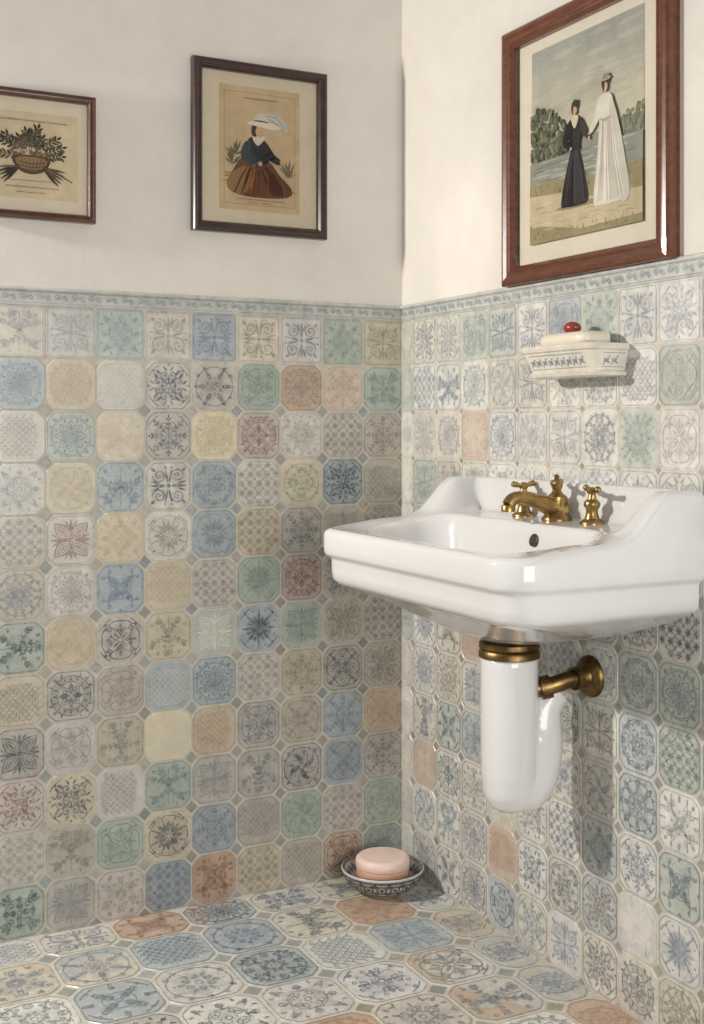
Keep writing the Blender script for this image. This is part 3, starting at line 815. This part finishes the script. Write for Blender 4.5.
g.lathe([(.028,0),(.028,.004),(.024,.009),(.018,.016),(.0175,.030),(.0195,.036),(.0185,.043),(.011,.049),(.0075,.055),(.010,.060),(.011,.066),(.007,.072),(.004,.076),(.0055,.080),(.001,.084)],(x,y,DZ))
g.obj('spout_column',M_brass,tap)
g=Geo(); g.tube([(x+.012,y,DZ+.016),(x-.015,y+.001,DZ+.026),(x-.045,y+.002,DZ+.036),(x-.072,y+.003,DZ+.043),(x-.094,y+.003,DZ+.041),(x-.104,y+.003,DZ+.030)],[.019,.0175,.014,.012,.0115,.012],20)
g.lathe([(.0125,0),(.0125,.010),(.011,.012)],(x-.104,y+.003,DZ+.019),None,24)
g.obj('spout',M_brass,tap)
g=Geo()
for d in (1,-1):
    g.tube([(x,y,DZ+.066),(x+d*.012,y+d*.01,DZ+.067),(x+d*.022,y+d*.018,DZ+.069)],[.005,.004,.005],12); g.ball((x+d*.022,y+d*.018,DZ+.069),.0055)
g.obj('diverter_lever',M_brass,tap)
# trap
trap=empty('sink_trap')
tx,ty=-.150,-.652
g=Geo()
g.lathe([(.050,.612),(.052,.606),(.052,.59),(.0515,.45),(.051,.40),(.047,.365),(.036,.343),(.02,.334),(.001,.332)],(tx,ty,0),None,40)
g.tube([(tx+.005,ty,.385),(tx+.03,ty-.004,.372),(tx+.052,ty-.007,.40),(tx+.060,ty-.009,.45),(tx+.062,ty-.010,.49),(tx+.070,ty-.013,.520),(tx+.092,ty-.018,.545)],[.045,.044,.043,.042,.038,.031,.026],28)
o=g.obj('trap_body',M_porc,trap)
m=o.modifiers.new('r','REMESH'); m.mode='VOXEL'; m.voxel_size=.004; m.use_smooth_shade=True
m=o.modifiers.new('s','SMOOTH'); m.factor=.6; m.iterations=8
g=Geo(); g.lathe([(.040,.640),(.049,.640),(.054,.636),(.055,.628),(.052,.624),(.055,.620),(.055,.611),(.052,.609),(.04,.609)],(tx,ty,0),None,40); g.obj('drain_nut',M_brassd,trap)
g=Geo()
My=Matrix.Rotation(-pi/2,3,'Y')
g.lathe([(.038,.0018),(.038,.006),(.034,.012),(.022,.018),(.019,.026),(.0185,.03)],(0,-.697,.569),My,36)
g.tube([(-.015,-.697,.569),(-.05,-.695,.567),(-.075,-.689,.560),(-.10,-.678,.553),(-.12,-.668,.552)],[.0155]*5,24)
g.tube([(-.084,-.686,.557),(-.10,-.678,.553)],[.021,.021],24,2)
g.tube([(-.03,-.697,.569),(-.042,-.697,.568)],[.021,.021],24,2)
g.obj('waste_pipe',M_brassd,trap)

# ------------------------------------------------------------------ wall soap dish
dish=empty('wall_soap_dish')
Y0,Y1=-.800,-.588
rr=[]
def DR(x0,y0,y1,rf,z): rr.append([(x,y,z) for x,y in rrect(x0,-.0017,y0,y1,rf,.002,8,10)])
for x0,i,z in ((-.060,.016,1.110),(-.072,.006,1.112),(-.075,.004,1.117),(-.070,.008,1.121),(-.071,.008,1.124),(-.082,.002,1.152),(-.083,.001,1.155),(-.088,-.003,1.157),(-.090,-.005,1.162),(-.088,-.003,1.167),(-.080,.004,1.168),(-.076,.008,1.164)): DR(x0,Y0+i,Y1-i,.022,z)
rr.append([(x,y,1.160) for x,y in rrect(-.07,-.010,Y0+.015,Y1-.015,.018,.004,8,10)])
n=len(rr[0]);V=[p for q in rr for p in q];F=[]
for i in range(len(rr)-1):
    for k in range(n): F.append((i*n+k,i*n+(k+1)%n,(i+1)*n+(k+1)%n,(i+1)*n+k))
F.append(tuple(range(n)));F.append(tuple((len(rr)-1)*n+k for k in range(n)))
mb=MB(); mb.add(V,F,S(216,209,195),(*INK['B'],0)); o=mb.obj('dish',M_dish,dish)
bm=bmesh.new(); bm.from_mesh(o.data); bmesh.ops.recalc_face_normals(bm,faces=bm.faces); bm.to_mesh(o.data); bm.free()
mb=MB()
def band_pt(s,h): return (-.0715-.011*h-.0005, Y1-.028-s, 1.1245+.027*h)
def side_pt(s,h): return (-.055+s, Y0+.008-.006*h-.0005, 1.1245+.027*h)
for fn,L in ((band_pt,Y1-Y0-.056),(side_pt,.048)):
    m=Orn(); x=.008
    while x<L-.005:
        m.petal(.9,0,.009,.004,c=(x,.010)); m.petal(2.4,0,.009,.004,c=(x,.010)); m.petal(-.5,0,.010,.0035,c=(x,.012)); m.petal(-2.2,0,.009,.0035,c=(x,.014)); m.dot((x+.006,.019),.0018); m.ring(.0026,.0012,c=(x,.0135),n=8); m.dot((x-.005,.006),.0014)
        x+=.0175
    m.stroke([(0,.0015),(L,.0015)],.001); m.stroke([(0,.0255),(L,.0255)],.001)
    mb.add([tuple(c-(z*.00005 if i==(0 if fn is band_pt else 1) else 0) for i,c in enumerate(fn(x,y/.027))) for (x,y),z in zip(m.v,m.lv)],m.f,S(216,209,195),(*S(84,110,136),.8))
mb.obj('dish_decoration',M_dish,dish)
V=[]
for x0,i,z in ((-.074,.0,1.164),(-.080,-.004,1.169),(-.080,-.004,1.182),(-.076,.0,1.188),(-.068,.008,1.190)): V+= [(x,y,z) for x,y in rrect(x0,-.014,-.772+i,-.640-i,.022,.015,8,10)]
n=len(V)//5; F=[(i*n+k,i*n+(k+1)%n,(i+1)*n+(k+1)%n,(i+1)*n+k) for i in range(4) for k in range(n)]+[tuple(range(n)),tuple(4*n+k for k in range(n))]
mesh_obj('soap_bar',V,F,M_soapw,dish)
g=Geo(); g.ball((-.043,-.695,1.2),.0150,16,(1,1.25,.75)); g.obj('red_soap',M_soapr,dish)

# ------------------------------------------------------------------ floor bowl + soap
bowl=empty('patterned_soap_bowl')
bx,by=-.113,-.113
prof=[(.045,.001),(.050,.001),(.054,.006),(.064,.012),(.078,.024),(.086,.036),(.090,.048),(.0915,.052),(.090,.0545),(.086,.052),(.080,.040),(.068,.028),(.05,.020),(.02,.017),(.001,.017)]
V=[];F=[];n=64
for rr_,z in prof:
    for k in range(n): V.append((bx+rr_*cos(2*pi*k/n),by+rr_*sin(2*pi*k/n),z))
for i in range(len(prof)-1):
    for k in range(n): F.append((i*n+k,i*n+(k+1)%n,(i+1)*n+(k+1)%n,(i+1)*n+k))
F.append(tuple(range(n)))
mb=MB(); mb.add(V,F,S(202,198,190),(*INK['K'],0)); o=mb.obj('bowl',M_dish,bowl)
for p in o.data.polygons: p.use_smooth=True
def bowl_pt(a,h,off=.0008):
    for i in range(2,8):
        if prof[i][1]<=h<=prof[i+1][1]:
            t=(h-prof[i][1])/(prof[i+1][1]-prof[i][1]); R_=prof[i][0]+(prof[i+1][0]-prof[i][0])*t; break
    else: R_=prof[8][0]
    return (bx+(R_+off)*cos(a),by+(R_+off)*sin(a),h-.0003)
mb=MB(); m=Orn(); NB=18
for k in range(NB):
    cx=k*2*pi/NB*.08
    m.ring(.0095,.0036,c=(cx,.0295),n=14); m.dot((cx,.0295),.0046)
    for q in range(4): m.petal(q*pi/2+pi/4,.009,.017,.008,c=(cx,.0295))
    m.petal(pi/2,-.005,.007,.008,c=(cx+.014,.039)); m.petal(-pi/2,-.005,.007,.008,c=(cx+.014,.019))
for h,w in ((.0105,.003),(.0465,.0055)):
    m.stroke([(j/90*2*pi*.08,h) for j in range(91)],w)
mb.add([bowl_pt(x/.08,max(.0075,min(.0515,y)),.0006+.0001*z) for (x,y),z in zip(m.v,m.lv)],m.f,S(202,198,190),(*S(40,50,64),.95))
mb.obj('bowl_decoration',M_dish,bowl)
m=Orn(); mb=MB()
for k in range(30):
    a=k*2*pi/30; m.petal(a,.0690,.083,.012)
m.stroke([(.0866*cos(2*pi*j/72),.0866*sin(2*pi*j/72)) for j in range(72)],.0045,True)
def inn(x,y):
    R_=math.hypot(x,y); z=.028+(R_-.068) if R_<.080 else .040+(R_-.080)*2
    return (bx+x*.993,by+y*.993,min(z,.0540)+.0014)
mb.add([inn(x,y) for x,y in m.v],m.f,S(202,198,190),(*S(40,50,64),.9)); mb.obj('bowl_inner_decoration',M_dish,bowl)
soap=empty('round_soap')
g=Geo(); g.lathe([(.001,.024),(.045,.024),(.053,.029),(.057,.038),(.0585,.052),(.058,.056)],(bx,by,0),None,56); g.obj('soap_lower',M_soap,soap)
g=Geo(); g.lathe([(.05,.0555),(.059,.057),(.060,.062),(.059,.072),(.054,.077),(.046,.0785),(.042,.0775),(.038,.0782),(.001,.079)],(bx,by,0),None,56)
g.obj('soap_upper',flatmat('pale_pink_soap',S(234,208,194),.45),soap)

# ------------------------------------------------------------------ lights, world, camera
def area(name,loc,target,size,power,col,sy=None):
    L=bpy.data.lights.new(name,'AREA'); L.energy=power; L.color=col; L.size=size
    if sy: L.shape='RECTANGLE'; L.size_y=sy
    o=bpy.data.objects.new(name,L); o.location=loc
    o.rotation_euler=(Vector(target)-Vector(loc)).to_track_quat('-Z','Y').to_euler(); link(o); return o
area('window_sunlight',(-1.95,-.07,1.62),(0,-.8,.6),.07,35,(1,.95,.88))
area('back_wall_fill',(-.65,-3.1,1.0),(-.35,0,1.0),1.2,33,(1,.98,.95))  # added fill lamp behind the camera, brightens the back wall
L=bpy.data.lights.new('sunbeam','SPOT'); L.energy=24; L.color=(1,.94,.86); L.spot_size=radians(11); L.spot_blend=.9; L.shadow_soft_size=.04
o=bpy.data.objects.new('sunbeam',L); o.location=(-1.95,-.35,1.9); o.rotation_euler=(Vector((0,-.27,1.42))-Vector(o.location)).to_track_quat('-Z','Y').to_euler(); link(o)
w=bpy.data.worlds.new('world'); scene.world=w; w.use_nodes=True
bg=w.node_tree.nodes['Background']; bg.inputs['Color'].default_value=(1,.985,.965,1); bg.inputs['Strength'].default_value=.33

cam=bpy.data.cameras.new('camera'); co=bpy.data.objects.new('camera',cam); link(co)
co.location=(-1.393,-2.445,1.025)
f=Vector((.459,.889,0)); co.rotation_euler=f.to_track_quat('-Z','Y').to_euler()
cam.sensor_width=36; cam.sensor_fit='AUTO'; cam.lens=1207*36/1024; cam.shift_y=-87/1024
cam.clip_start=.05
scene.camera=co
